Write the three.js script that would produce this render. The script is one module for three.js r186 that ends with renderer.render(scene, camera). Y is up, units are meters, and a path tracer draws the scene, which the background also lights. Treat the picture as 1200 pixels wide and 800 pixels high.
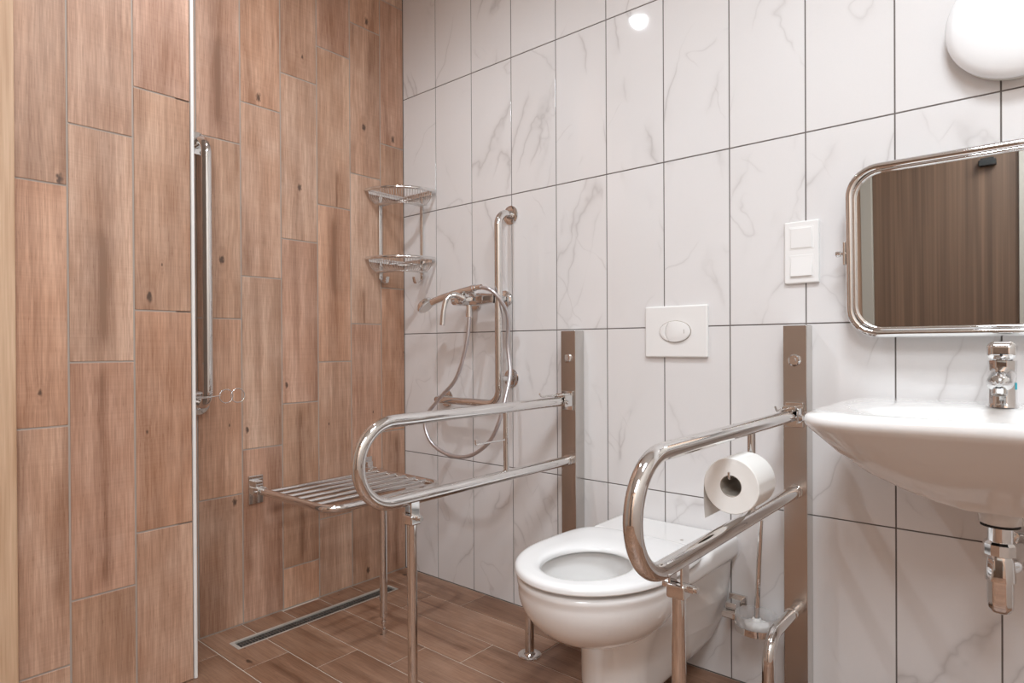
import * as THREE from 'three';
import { RoundedBoxGeometry } from 'three/addons/geometries/RoundedBoxGeometry.js';
import { mergeGeometries, toCreasedNormals } from 'three/addons/utils/BufferGeometryUtils.js';
import { RectAreaLightUniformsLib } from 'three/addons/lights/RectAreaLightUniformsLib.js';
import { MarchingCubes } from 'three/addons/objects/MarchingCubes.js';

// ------------------------------------------------------------------ camera, light, exposure
const renderer = new THREE.WebGLRenderer({ antialias: true });
renderer.toneMapping = THREE.LinearToneMapping;
renderer.toneMappingExposure = 0.094;
renderer.shadowMap.enabled = true;
const scene = new THREE.Scene();
scene.background = new THREE.Color(0, 0, 0);
const camera = new THREE.PerspectiveCamera(2 * Math.atan(400 / 736.42) * 180 / Math.PI, 1.5, 0.05, 30);
camera.position.set(2.0973, 0.944, 1.7547);
camera.rotation.order = 'YXZ';
camera.rotation.set(-0.0037, 0.70474, -0.00537);
camera.setViewOffset(1200, 800, 0, -8.62, 1200, 800);
scene.add(camera);

const CEIL = 2.5, XR = 2.75, ZF = 3.4;
const LAMPS = [[0.63, 0.91, 34, 'small round recessed ceiling downlight over the shower, mirrored in the marble tiles']];   // x, z, candela of the recessed downlight
const PANELS = [                                       // flat ceiling panels: centre, size, nits
  { x: 2.35, z: 2.6, sx: 0.6, sz: 1.2, nits: 190, label: 'long flat ceiling panel light by the dark door' },
  { x: 2.1, z: 1.08, sx: 0.45, sz: 0.45, nits: 330, label: 'square flat ceiling panel light in front of the washbasin' }];
const PANEL_COLOR = new THREE.Color(0.905, 0.995, 1.065);
RectAreaLightUniformsLib.init();

// ------------------------------------------------------------------ helpers
let seed = 12345;
const rnd = () => { seed = (seed * 1664525 + 1013904223) >>> 0; return seed / 4294967296; };
const taken = {};
const numbered = (n) => { const k = taken[n] = (taken[n] ?? -1) + 1; return k ? `${n}_${String(k).padStart(3, '0')}` : n; };
function shade(m) { m.castShadow = true; m.receiveShadow = true; return m; }
function thing(name, label, category, pos = [0, 0, 0], group) {
  const o = new THREE.Group(); o.name = numbered(name); o.position.set(...pos); scene.add(o);
  o.userData = { label, category }; if (group) o.userData.group = group; return o;
}
function part(name, geo, mat, parent, label) {
  const m = shade(new THREE.Mesh(Array.isArray(geo) ? merge(geo) : geo, mat)); m.name = name;
  if (label) m.userData.label = label; parent.add(m); return m;
}
function struct(name, geo, mat, label, category) {
  const m = part(name, geo, mat, scene); m.userData = { kind: 'structure', label, category }; return m;
}
function clean(g) {
  g = g.index ? g.toNonIndexed() : g;
  for (const k of Object.keys(g.attributes)) if (!['position', 'normal', 'uv'].includes(k)) g.deleteAttribute(k);
  if (!g.attributes.uv) g.setAttribute('uv', new THREE.BufferAttribute(new Float32Array(g.attributes.position.count * 2), 2));
  return g;
}
const merge = (l) => mergeGeometries(l.map(clean));
const box = (x0, x1, y0, y1, z0, z1, r = 0) => {
  const w = x1 - x0, h = y1 - y0, d = z1 - z0;
  const g = r ? new RoundedBoxGeometry(w, h, d, 3, r) : new THREE.BoxGeometry(w, h, d);
  return g.translate((x0 + x1) / 2, (y0 + y1) / 2, (z0 + z1) / 2);
};
const V = (x, y, z) => new THREE.Vector3(x, y, z);
// polyline with rounded corners -> dense points
function fillet(pts, r) {
  const P = pts.map((p) => V(...p)), out = [P[0]];
  for (let i = 1; i < P.length - 1; i++) {
    const rr = Array.isArray(r) ? r[i - 1] : r;
    const a = P[i - 1].clone().sub(P[i]).normalize(), b = P[i + 1].clone().sub(P[i]).normalize();
    const ang = a.angleTo(b), t = rr / Math.tan(ang / 2);
    const s = P[i].clone().addScaledVector(a, t), e = P[i].clone().addScaledVector(b, t);
    const c = P[i].clone().addScaledVector(a.clone().add(b).normalize(), rr / Math.sin(ang / 2));
    const n = 14, u = s.clone().sub(c), w = e.clone().sub(c), th = u.angleTo(w);
    for (let k = 0; k <= n; k++) {
      const q = k / n;
      out.push(c.clone().addScaledVector(u, Math.sin((1 - q) * th) / Math.sin(th)).addScaledVector(w, Math.sin(q * th) / Math.sin(th)));
    }
  }
  out.push(P[P.length - 1]); return out;
}
const smooth = (pts, n = 60, closed = false) => new THREE.CatmullRomCurve3(pts.map((p) => V(...p)), closed, 'centripetal').getPoints(n);
// sweep a circle (or flat oval) along dense points, closed ends
function tube(pts, r, rad = 16, r2 = r, up = null) {
  const N = pts.length, pos = [], nor = [], uv = [], idx = [];
  let nrm = null;
  for (let i = 0; i < N; i++) {
    const t = pts[Math.min(i + 1, N - 1)].clone().sub(pts[Math.max(i - 1, 0)]).normalize();
    if (up) nrm = V(...up); else if (!nrm) nrm = Math.abs(t.y) < 0.9 ? V(0, 1, 0) : V(1, 0, 0);
    nrm = nrm.clone().addScaledVector(t, -nrm.dot(t)).normalize();
    const bi = t.clone().cross(nrm);
    const R = typeof r === 'function' ? r(i / (N - 1)) : r, R2 = typeof r2 === 'function' ? r2(i / (N - 1)) : r2;
    for (let k = 0; k <= rad; k++) {
      const a = k / rad * Math.PI * 2, c = Math.cos(a), s = Math.sin(a);
      const p = pts[i].clone().addScaledVector(nrm, c * R).addScaledVector(bi, s * R2);
      const n = nrm.clone().multiplyScalar(c * R2).addScaledVector(bi, s * R).normalize();
      pos.push(p.x, p.y, p.z); nor.push(n.x, n.y, n.z); uv.push(k / rad, i / (N - 1));
    }
  }
  for (let i = 0; i < N - 1; i++) for (let k = 0; k < rad; k++) {
    const a = i * (rad + 1) + k, b = a + rad + 1; idx.push(a, a + 1, b, b, a + 1, b + 1);
  }
  for (const e of [0, N - 1]) {
    const t = e ? pts[N - 1].clone().sub(pts[N - 2]).normalize() : pts[0].clone().sub(pts[1]).normalize();
    const c0 = pos.length / 3; pos.push(pts[e].x, pts[e].y, pts[e].z); nor.push(t.x, t.y, t.z); uv.push(0, 0);
    for (let k = 0; k <= rad; k++) { const j = (e * (rad + 1) + k) * 3; pos.push(pos[j], pos[j + 1], pos[j + 2]); nor.push(t.x, t.y, t.z); uv.push(0, 0); }
    for (let k = 0; k < rad; k++) e ? idx.push(c0, c0 + 1 + k, c0 + 2 + k) : idx.push(c0, c0 + 2 + k, c0 + 1 + k);
  }
  const g = new THREE.BufferGeometry();
  g.setAttribute('position', new THREE.Float32BufferAttribute(pos, 3)); g.setAttribute('normal', new THREE.Float32BufferAttribute(nor, 3));
  g.setAttribute('uv', new THREE.Float32BufferAttribute(uv, 2)); g.setIndex(idx); return g;
}
const bar = (a, b, r, rad = 12) => tube([V(...a), V(...b)], r, rad);
// lathe about an axis; profile [[radius, along], ...]
function lathe(profile, axis, at, seg = 32, crease = 0.7) {
  let g = new THREE.LatheGeometry(profile.map(([r, y]) => new THREE.Vector2(Math.max(r, 1e-5), y)), seg);
  g = toCreasedNormals(g.toNonIndexed(), crease);
  if (axis === 'z') g.rotateX(Math.PI / 2); else if (axis === 'x') g.rotateZ(-Math.PI / 2);
  return g.translate(...at);
}
const disc = (r, t, axis, at, bev = 0.0015) => lathe([[0, 0], [r, 0], [r, t - bev], [r - bev, t], [0, t]], axis, at);

// noise
const PERM = new Float32Array(65536); { let s = 777; for (let i = 0; i < 65536; i++) { s = (s * 1664525 + 1013904223) >>> 0; PERM[i] = s / 4294967296; } }
function vn(x, y) {
  const xi = Math.floor(x), yi = Math.floor(y); let fx = x - xi, fy = y - yi;
  fx = fx * fx * (3 - 2 * fx); fy = fy * fy * (3 - 2 * fy);
  const r0 = (yi * 6151) & 65535, r1 = ((yi + 1) * 6151) & 65535, x0 = xi * 31, x1 = x0 + 31;
  const a = PERM[(x0 + r0) & 65535], b = PERM[(x1 + r0) & 65535], c = PERM[(x0 + r1) & 65535], d = PERM[(x1 + r1) & 65535];
  return a + (b - a) * fx + (c - a) * fy + (a - b - c + d) * fx * fy;
}
const fbm = (x, y, o = 4) => { let s = 0, a = 0.5, t = 0; for (let i = 0; i < o; i++) { s += a * vn(x, y); t += a; x = x * 2.03 + 17.3; y = y * 2.03 + 9.1; a *= 0.5; } return s / t; };
function texture(w, h, f) {
  const d = new Uint8Array(w * h * 4), c = [0, 0, 0];
  for (let j = 0; j < h; j++) for (let i = 0; i < w; i++) {
    f(i, j, c); const k = (j * w + i) * 4;
    d[k] = Math.max(0, Math.min(255, c[0])); d[k + 1] = Math.max(0, Math.min(255, c[1])); d[k + 2] = Math.max(0, Math.min(255, c[2])); d[k + 3] = 255;
  }
  const t = new THREE.DataTexture(d, w, h); t.colorSpace = THREE.SRGBColorSpace; t.magFilter = THREE.LinearFilter; t.minFilter = THREE.LinearMipmapLinearFilter;
  t.generateMipmaps = true; t.wrapS = t.wrapT = THREE.RepeatWrapping; t.needsUpdate = true; return t;
}
const lerp = (a, b, t) => a + (b - a) * t, sat = (t) => Math.max(0, Math.min(1, t)), ss = (a, b, t) => { t = sat((t - a) / (b - a)); return t * t * (3 - 2 * t); };

// ------------------------------------------------------------------ wood-look tile texture: 8 strips x 2 boards
const BW = 0.1483, BL = 0.5967;                       // board pitch across and along
// knots per board cell (0..15): u across, v along, size
const KNOTS = [
  [[0.25, 0.07, 1.0], [0.47, 0.22, 0.35]], [[0.88, 0.035, 1.0]], [[0.55, 0.33, 1.1]], [[0.5, 0.33, 1.0]],
  [[0.12, 0.12, 0.7]], [[0.8, 0.95, 1.0]], [[0.55, 0.06, 1.1]], [],
  [[0.3, 0.6, 0.4]], [], [[0.75, 0.7, 0.5]], [], [[0.2, 0.45, 0.5]], [], [], [[0.6, 0.15, 0.6]]];
// dark heart streaks per cell: u, v0, v1, strength
const STREAK = { 4: [[0.92, 0, 0.5, 0.5]], 7: [[0.5, 0.05, 0.95, 0.95]], 9: [[0.5, 0.1, 0.55, 0.9]], 11: [[0.15, 0.3, 0.8, 0.6]], 13: [[0.4, 0.75, 1, 0.8]], 14: [[0.85, 0.0, 0.4, 0.6]], 2: [[0.35, 0.7, 0.95, 0.5]] };
const woodTex = texture(2048, 2048, (i, j, c) => {
  const s = i >> 8, half = j >> 10, cell = s * 2 + half, u = (i & 255) / 256, v = (j & 1023) / 1024;
  let x = u * 0.148 + cell * 3.7, y = v * 0.597 + cell * 1.3, dark = 0, ringv = 0;
  for (const [ku, kv, ks] of KNOTS[cell]) {
    const dx = (u - ku) * 0.148, dy = (v - kv) * 0.597, d = Math.hypot(dx * 1.5, dy * 0.75) / (0.0145 * ks);
    const wob = d + 0.6 * (vn(u * 40 + cell, v * 90) - 0.5);
    dark = Math.max(dark, 1.0 * (1 - ss(0.25, 0.95, wob))); ringv += 0.2 * Math.exp(-d * 0.45) * (0.5 + 0.5 * Math.sin(d * 4.2));
    x += dx * 0.5 * Math.exp(-d * d * 0.08);
  }
  const bend = 0.006 * (fbm(y * 2.2, cell * 5.1, 2) - 0.5);
  const tone = fbm((x + bend) * 16, y * 1.7, 3), str = fbm((x + bend) * 110, y * 3.1 + 40, 3), fine = vn(x * 620, y * 24), pore = vn(x * 950 + 7, y * 55);
  const saw = vn(x * 7, y * 520), patch = fbm(x * 20 + 90, y * 9, 3);
  let k = 0.56 + 0.75 * (tone - 0.5) + 0.42 * (str - 0.5) + 0.34 * (fine - 0.5) + 0.07 * (saw - 0.5) + 0.35 * (patch - 0.5);
  if (pore > 0.8) k -= (pore - 0.8) * 1.3;
  for (const [su, v0, v1, a] of STREAK[cell] ?? []) {
    const off = (u - su - 0.1 * (fbm(v * 5 + cell * 9, 3, 2) - 0.5)) * 0.148, env = ss(v0 - 0.06, v0 + 0.06, v) * (1 - ss(v1 - 0.06, v1 + 0.06, v));
    k -= a * env * (0.35 * Math.exp(-off * off / 0.0005) + 0.34 * Math.exp(-off * off / 0.00004) * (0.35 + 0.65 * ss(0.25, 0.75, fbm(v * 9, cell * 3, 3))));
  }
  k -= ringv; k = sat(k);
  const g = 0.5 * (patch - 0.5);
  let r = lerp(138, 216, k), gg = lerp(103, 180, k), b = lerp(82, 156, k);
  r -= 14 * g; b += 10 * g;
  c[0] = lerp(r, 74, dark * 0.8); c[1] = lerp(gg, 56, dark * 0.8); c[2] = lerp(b, 46, dark * 0.8);
});
// marble tile texture: 8 x 4 cells of 0.2022 x 0.5 m
const marbleTex = texture(1536, 1984, (i, j, c) => {
  const x = i / 1536 * 1.6176, y = j / 1984 * 2.0;
  const wx = x + 0.07 * (fbm(x * 6 + 3, y * 6, 4) - 0.5), wy = y + 0.12 * (fbm(x * 4 + 33, y * 4 + 8, 4) - 0.5);
  const jit = 0.02 * (vn(x * 60, y * 60) - 0.5);
  const n1 = fbm(wx * 7 + wy * 2.6, wy * 0.9 - wx * 0.35, 3), n2 = fbm(wx * 6 + 50 - wy * 5, wy * 1.6 + wx * 1.9, 3);
  let v1 = Math.exp(-Math.abs(n1 - 0.5 + jit) / 0.009), v2 = Math.exp(-Math.abs(n2 - 0.47 + jit) / 0.008);
  const m1 = ss(0.42, 0.66, fbm(x * 6 + 70, y * 5 + 5, 3)), m2 = ss(0.5, 0.7, fbm(x * 7 + 20, y * 7 + 60, 3));
  const haze = Math.exp(-Math.abs(n1 - 0.5) / 0.045) * m1 * 0.3, grain = vn(x * 900, y * 900) - 0.5, cloud = fbm(x * 3, y * 3 + 20, 3) - 0.5;
  const k = sat(0.29 * v1 * m1 + 0.22 * v2 * m2 + haze * 0.3);
  c[0] = lerp(233 + 6 * cloud + 2 * grain, 158, k); c[1] = lerp(230 + 7 * cloud + 2 * grain, 151, k); c[2] = lerp(229 + 8 * cloud + 2 * grain, 148, k);
});
// dark veneer and pale pine share one generator
const veneerTex = (w, h, A, B, sx, sy) => texture(w, h, (i, j, c) => {
  const x = i / w, y = j / h, k = sat(0.5 + 1.3 * (fbm(x * sx, y * sy, 4) - 0.5) + 0.6 * (fbm(x * sx * 7, y * sy * 2 + 9, 2) - 0.5));
  for (let n = 0; n < 3; n++) c[n] = lerp(A[n], B[n], k);
});

// ------------------------------------------------------------------ materials
const std = (o) => new THREE.MeshStandardMaterial({ side: THREE.DoubleSide, ...o });
const phy = (o) => new THREE.MeshPhysicalMaterial({ side: THREE.DoubleSide, ...o });
const M = {
  wood: [0xffffff, 0xf6f1ee, 0xfff4ec, 0xf2ece6, 0xfaf2f0].map((h) => std({ map: woodTex, color: h, roughness: 0.46 })),
  floorWood: [0xc4b9b0, 0xccc2ba, 0xbeb2a8].map((h) => std({ map: woodTex, color: h, roughness: 0.42 })),
  marble: phy({ map: marbleTex, roughness: 0.045, ior: 1.5 }),
  groutGrey: std({ color: 0xa89c92, roughness: 0.9 }), groutDark: std({ color: 0x6f6864, roughness: 0.9 }), groutPale: std({ color: 0xc9bdb0, roughness: 0.9 }),
  tan: std({ color: 0xcdae98, roughness: 0.7 }),
  paint: std({ color: 0xf2efec, roughness: 0.85 }), cream: std({ color: 0xe6ddd4, roughness: 0.8 }),
  chrome: std({ color: new THREE.Color(0.74, 0.73, 0.72), metalness: 1, roughness: 0.06 }),
  chromeBright: std({ color: new THREE.Color(0.8, 0.8, 0.8), metalness: 1, roughness: 0.05 }),
  steel: std({ color: new THREE.Color(0.6, 0.58, 0.56), metalness: 1, roughness: 0.24 }),
  ceramic: phy({ color: 0xf4f2f0, roughness: 0.07, ior: 1.5, clearcoat: 0.4, clearcoatRoughness: 0.04 }),
  plastic: std({ color: 0xf3f1ef, roughness: 0.3 }), seat: std({ color: 0xf3f2f1, roughness: 0.16 }),
  trim: std({ color: 0xf1efec, roughness: 0.35 }), rubber: std({ color: 0x22201f, roughness: 0.7 }), black: std({ color: 0x151515, roughness: 0.5 }),
  mirror: std({ color: new THREE.Color(0.86, 0.87, 0.86), metalness: 1, roughness: 0.012 }),
  frost: phy({ color: 0xffffff, transmission: 0.85, thickness: 0, roughness: 0.3, ior: 1.45 }),
  paper: std({ color: 0xf4f2ee, roughness: 0.95 }), card: std({ color: 0xa79d92, roughness: 0.95 }), bristle: std({ color: 0xf6f6f4, roughness: 0.9 }),
  hose: std({ color: new THREE.Color(0.68, 0.66, 0.68), metalness: 0.9, roughness: 0.3 }),
  opal: phy({ color: 0xffffff, roughness: 0.28, clearcoat: 0.5, clearcoatRoughness: 0.15 }),
  lampBase: std({ color: 0xe9e6df, roughness: 0.5 }), greyFrame: std({ color: 0xa8a298, roughness: 0.5 }),
  door: std({ map: veneerTex(512, 512, [82, 62, 48], [118, 92, 73], 22, 1.1), roughness: 0.45 }),
  pine: std({ map: veneerTex(256, 1024, [184, 147, 116], [214, 182, 152], 6, 9), roughness: 0.5 }),
  panel: std({ color: 0xffffff, emissive: new THREE.Color(0.97, 1, 1.05), emissiveIntensity: 12 }),
  glow: std({ color: 0xffffff, emissive: new THREE.Color(1, 0.95, 0.88), emissiveIntensity: 30 }),
  drainDark: std({ color: 0x67625c, metalness: 0.5, roughness: 0.5 }), drainEdge: std({ color: 0xc9c3bb, metalness: 0.35, roughness: 0.4 }), blue: std({ color: 0x2d9fb0, roughness: 0.4 }),
};

// ------------------------------------------------------------------ slabs (tiles, boards): rects in a local plane, thickness along local +z, chamfered
function slab(rects, t, bev, uvf) {
  const pos = [], uv = [], idx = [];
  for (const [x0, x1, y0, y1, e = [1, 1, 1, 1]] of rects) {       // e: which of left, right, bottom, top edges are chamfered
    const a = [x0 + bev * e[0], x1 - bev * e[1], y0 + bev * e[2], y1 - bev * e[3]], o = pos.length / 3;
    const ring = (X0, X1, Y0, Y1, z) => { for (const [x, y] of [[X0, Y0], [X1, Y0], [X1, Y1], [X0, Y1]]) { pos.push(x, y, z); uv.push(...uvf(x, y)); } };
    ring(...a, t); ring(...a, t); ring(x0, x1, y0, y1, t - bev); ring(x0, x1, y0, y1, 0);
    idx.push(o, o + 1, o + 2, o, o + 2, o + 3);
    for (const r of [4, 8]) for (let k = 0; k < 4; k++) { const p = o + r + k, q = o + r + (k + 1) % 4; idx.push(p, p + 4, q, q, p + 4, q + 4); }
  }
  let g = new THREE.BufferGeometry();
  g.setAttribute('position', new THREE.Float32BufferAttribute(pos, 3)); g.setAttribute('uv', new THREE.Float32BufferAttribute(uv, 2)); g.setIndex(idx);
  g = g.toNonIndexed(); g.computeVertexNormals(); return g;
}
function boardUV(cell, flip, w, l, along) {     // maps board-local metres (0..w across, 0..l along) into its cell of the wood texture
  const cx = (cell >> 1) / 8, cy = (cell & 1) / 2;
  return (x, y) => {
    let a = along ? y : x, b = along ? x : y;                     // a across, b along
    let u = sat(a / w) * 0.98 + 0.01, v = sat(b / l) * 0.98 + 0.01;
    if (flip & 1) u = 1 - u; if (flip & 2) v = 1 - v;
    return [cx + u / 8, cy + v / 2];
  };
}

// ------------------------------------------------------------------ room shell
const T = 0.004, GAP = 0.0034, GB = 0.0046;
// marble wall (z = 0 plane, tiles proud of the joint bed)
const wallBack = struct('wall_back', box(-0.12, XR + 0.12, -0.06, CEIL + 0.06, -0.12, -0.0016), M.groutDark, 'white marble-look tiled wall with thin dark joints', 'wall');
const TW = 0.2022;
{
  let n = 0;
  for (let c = 0; c < 14; c++) for (let r = 0; r < 5; r++) {
    const a = c * TW, b = Math.min((c + 1) * TW, XR), y0 = r * 0.5, y1 = y0 + 0.5;
    if (b - a < 0.02) continue;
    const cell = (n++ * 11) % 32, cu = (cell % 8) / 8, cv = Math.floor(cell / 8) / 4, fl = (n * 7) & 3;
    const x0 = a + GAP / 2, x1 = b - GAP / 2, Y0 = y0 + GAP / 2, Y1 = y1 - GAP / 2;
    part('tile', slab([[x0, x1, Y0, Y1]], T, 0.0006, (x, y) => {
      let u = (x - a) / TW, v = (y - y0) / 0.5; if (fl & 1) u = 1 - u; if (fl & 2) v = 1 - v;
      return [cu + u / 8, cv + v / 4];
    }).translate(0, 0, -T), M.marble, wallBack);
  }
}
// wood-look boards on the left walls: columns [z0, z1, phase] on plane x
function boardWall(wall, X, cols, picks, zmin, zmax) {
  let n = 0;
  cols.forEach(([z0, z1, phase], ci) => {
    for (let y = phase - Math.ceil(phase / BL) * BL; y < CEIL; y += BL) {
      const Y0 = Math.max(0, y), Y1 = Math.min(CEIL, y + BL); if (Y1 - Y0 < 0.01) continue;
      const key = `${ci}:${Math.round((y - phase) / BL)}`, [cell, flip] = picks[key] ?? [(n * 5 + ci * 3 + 7) % 16, (n * 3 + ci) & 3]; n++;
      const a = Math.max(z0, zmin) + GB / 2, b = Math.min(z1, zmax) - (z1 > zmax ? 0 : GB / 2);
      const f = boardUV(cell, flip, BW, BL, false);
      // local x runs with -z (left to right as seen from the room), local y up
      const g = slab([[-b, -a, Y0 + GB / 2, Y1 - GB / 2]], 0.004, 0.0007, (x, yy) => f(x + z1, yy - y));
      g.rotateY(Math.PI / 2).translate(X - 0.004, 0, 0);
      part('plank', g, M.wood[(n + ci * 2) % 5], wall);
    }
  });
}
const ZE = 0.972, XN = 0.242;
const wallLeft = struct('wall_left', box(-0.12, -0.0016, -0.06, CEIL + 0.06, 0, ZE + 0.05), M.groutGrey, 'wood-look tiled wall of the shower recess', 'wall');
{
  const cols = [[0, 0.1225, 1.787]];
  [1.635, 1.486, 1.338, 1.191, 1.0425, 0.894].forEach((ph, i) => cols.push([0.1225 + i * BW, 0.1225 + (i + 1) * BW, ph]));
  boardWall(wallLeft, 0, cols, {
    '5:0': [2, 0], '3:0': [3, 0], '5:-2': [5, 0], '3:-1': [4, 0], '1:1': [6, 0], '5:1': [9, 0], '4:0': [14, 1], '4:-1': [4, 0], '4:-2': [11, 0], '3:-2': [7, 1], '3:-3': [13, 2], '2:-2': [8, 0], '2:1': [10, 0], '2:0': [13, 3],
  }, 0, ZE);
}
const wallPart = struct('wall_partition', box(-0.12, XN - 0.0016, -0.06, CEIL + 0.06, ZE + 0.05, ZF + 0.12), M.groutGrey, 'wood-look tiled wall of the projecting partition beside the shower', 'wall');
part('return_face', box(0, XN - 0.006, 0, CEIL, ZE, ZE + 0.05), M.groutGrey, wallPart);
{
  const cols = []; [1.0467, 0.91, 0.753].forEach((ph, i) => cols.push([0.981 + i * BW, 0.981 + (i + 1) * BW, ph]));
  boardWall(wallPart, XN, cols, { '0:0': [0, 0], '2:1': [1, 0], '1:-1': [7, 2], '1:0': [9, 1], '0:-1': [12, 0], '2:0': [15, 0], '1:1': [8, 0], '0:1': [10, 1], '0:-2': [13, 3], '2:-1': [11, 1] }, ZE, 3.4);
}
struct('trim_1', tube(fillet([[XN - 0.0035, 0.001, ZE + 0.0035], [XN - 0.0035, CEIL - 0.001, ZE + 0.0035]], 0.01), 0.0052, 16), M.trim, 'thin white edge strip at the corner of the wood-look partition', 'trim');
struct('trim_2', box(XN - 0.02, XN + 0.012, 0, 2.15, 1.3845, 1.47, 0.003), M.pine, 'pale pine casing board at the end of the wood-look partition', 'trim');
// floor: boards run along x
const floorM = struct('floor', box(-0.12, XR + 0.12, -0.12, -0.014, -0.12, ZF + 0.12), M.groutPale, 'brown wood-look tiled floor with pale joints', 'floor');
const D = { x0: 0.108, x1: 0.168, z0: 0.18, z1: 0.815 };      // linear drain opening
part('joint_bed', [box(D.x1, XR, -0.014, -0.0016, 0, ZF), box(0, D.x0, -0.014, -0.0016, 0, ZF), box(D.x0, D.x1, -0.014, -0.0016, 0, D.z0), box(D.x0, D.x1, -0.014, -0.0016, D.z1, ZF)], M.groutPale, floorM);
{
  let n = 0; const RP = 0.1463;
  for (let k = -1; k < 23; k++) {
    const z0 = -0.0093 + k * RP + RP, z1 = z0 + RP; if (z0 > ZF) break;
    const ph = 0.302 + 0.1525 * (4 - k), Z0 = Math.max(0.002, z0) + GAP / 2, Z1 = Math.min(ZF, z1) - GAP / 2;
    if (Z1 - Z0 < 0.01) continue;
    let s = ph - Math.ceil(ph / BL) * BL;
    for (let x = s; x < XR; x += BL) {
      const xa = Math.max(z0 > ZE ? XN : 0.002, x) + GAP / 2, xb = Math.min(XR, x + BL) - GAP / 2; if (xb - xa < 0.015) continue;
      let rects = [[xa, xb, Z0, Z1]];
      if (xa < D.x1 && xb > D.x0 && Z0 < D.z1 && Z1 > D.z0) {
        rects = [];
        if (xa < D.x0) rects.push([xa, D.x0, Z0, Z1, [1, 0, 1, 1]]);
        if (xb > D.x1) rects.push([D.x1, xb, Z0, Z1, [0, 1, 1, 1]]);
        const m0 = Math.max(xa, D.x0), m1 = Math.min(xb, D.x1);
        if (Z0 < D.z0) rects.push([m0, m1, Z0, D.z0, [0, 0, 1, 0]]);
        if (Z1 > D.z1) rects.push([m0, m1, D.z1, Z1, [0, 0, 0, 1]]);
      }
      const cell = (n * 7 + 3) % 16, f = boardUV(cell, n & 3, RP, BL, true); n++;
      const g = slab(rects.map(([a, b, c, d, e = [1, 1, 1, 1]]) => [a, b, -d, -c, [e[0], e[1], e[3], e[2]]]), 0.004, 0.0007, (X, Y) => f(X - x, -Y - z0));
      g.rotateX(-Math.PI / 2).translate(0, -0.004, 0);
      part('plank', g, M.floorWood[n % 3], floorM);
    }
  }
}
struct('ceiling', box(-0.12, XR + 0.12, CEIL, CEIL + 0.12, -0.12, ZF + 0.12), M.paint, 'plain white ceiling', 'ceiling');
struct('wall_right', box(XR, XR + 0.12, -0.06, CEIL + 0.06, -0.0016, ZF + 0.12), M.cream, 'plain pale wall beside the washbasin', 'wall');
// wall behind the camera, with the dark door that the mirror shows
const DX0 = 1.17, DX1 = 1.97, DH = 2.1;
struct('wall_front', [box(XN, DX0 - 0.07, -0.06, CEIL + 0.06, ZF, ZF + 0.12), box(DX1 + 0.09, XR, -0.06, CEIL + 0.06, ZF, ZF + 0.12), box(DX0 - 0.09, DX1 + 0.09, DH + 0.09, CEIL + 0.06, ZF, ZF + 0.12)], M.tan, 'plain tan wall behind the camera around the dark door', 'wall');
{
  const d = new THREE.Group(); d.name = 'door_1'; d.userData = { kind: 'structure', label: 'dark brown wood-veneer door in a grey frame, seen in the mirror', category: 'door' }; scene.add(d);
  const leaf = box(DX0, DX1, 0.005, DH, ZF + 0.02, ZF + 0.06, 0.002);
  { const p = leaf.attributes.position, u = leaf.attributes.uv; for (let i = 0; i < p.count; i++) u.setXY(i, (p.getX(i) - DX0) / 0.9, p.getY(i) / 2.2); }
  part('door_leaf', leaf, M.door, d);
  part('door_frame', [box(DX0 - 0.07, DX0, 0, DH, ZF - 0.02, ZF + 0.12, 0.003), box(DX1, DX1 + 0.09, 0, DH, ZF - 0.02, ZF + 0.12, 0.003), box(DX0 - 0.09, DX1 + 0.09, DH, DH + 0.09, ZF - 0.02, ZF + 0.12, 0.003)], M.greyFrame, d);
  part('door_closer', [box(1.77, 1.86, 1.835, 1.875, ZF - 0.03, ZF + 0.021, 0.006), box(1.78, 1.85, 1.872, 1.886, ZF - 0.02, ZF + 0.021, 0.003)], M.black, d);
}

// ------------------------------------------------------------------ ceiling downlights
LAMPS.forEach(([x, z, cd, label]) => {
  const o = thing('ceiling_downlight', label, 'lamp', [x, CEIL, z]);
  part('bezel', lathe([[0.024, -0.004], [0.037, -0.006], [0.04, -0.003], [0.04, 0]], 'y', [0, 0, 0]), M.trim, o);
  part('lens', lathe([[0, -0.002], [0.024, -0.002], [0.024, 0]], 'y', [0, 0, 0]), M.glow, o);
  const L = new THREE.SpotLight(new THREE.Color(0.915, 0.995, 1.06), cd, 0, 1.5, 0.75, 2); L.position.set(0, -0.012, 0);
  L.castShadow = true; L.shadow.radius = 1.7; L.shadow.mapSize.set(1024, 1024);
  const tgt = new THREE.Object3D(); tgt.name = 'aim'; tgt.position.set(0, -1, 0); o.add(L); o.add(tgt); L.target = tgt; L.name = 'light';
});
for (const { x, z, sx, sz, nits, label } of PANELS) {
  const o = thing('ceiling_panel_light', label, 'lamp', [x, CEIL, z]), h = sx / 2, k = sz / 2;
  part('frame', [box(-h - 0.02, h + 0.02, -0.012, 0, -k - 0.02, -k), box(-h - 0.02, h + 0.02, -0.012, 0, k, k + 0.02), box(-h - 0.02, -h, -0.012, 0, -k, k), box(h, h + 0.02, -0.012, 0, -k, k)], M.trim, o);
  part('diffuser', box(-h, h, -0.009, -0.001, -k, k), M.panel, o);
  const L = new THREE.RectAreaLight(PANEL_COLOR, nits, sx, sz); L.position.set(0, -0.014, 0); L.rotation.x = -Math.PI / 2; L.name = 'light'; o.add(L);
}

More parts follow.
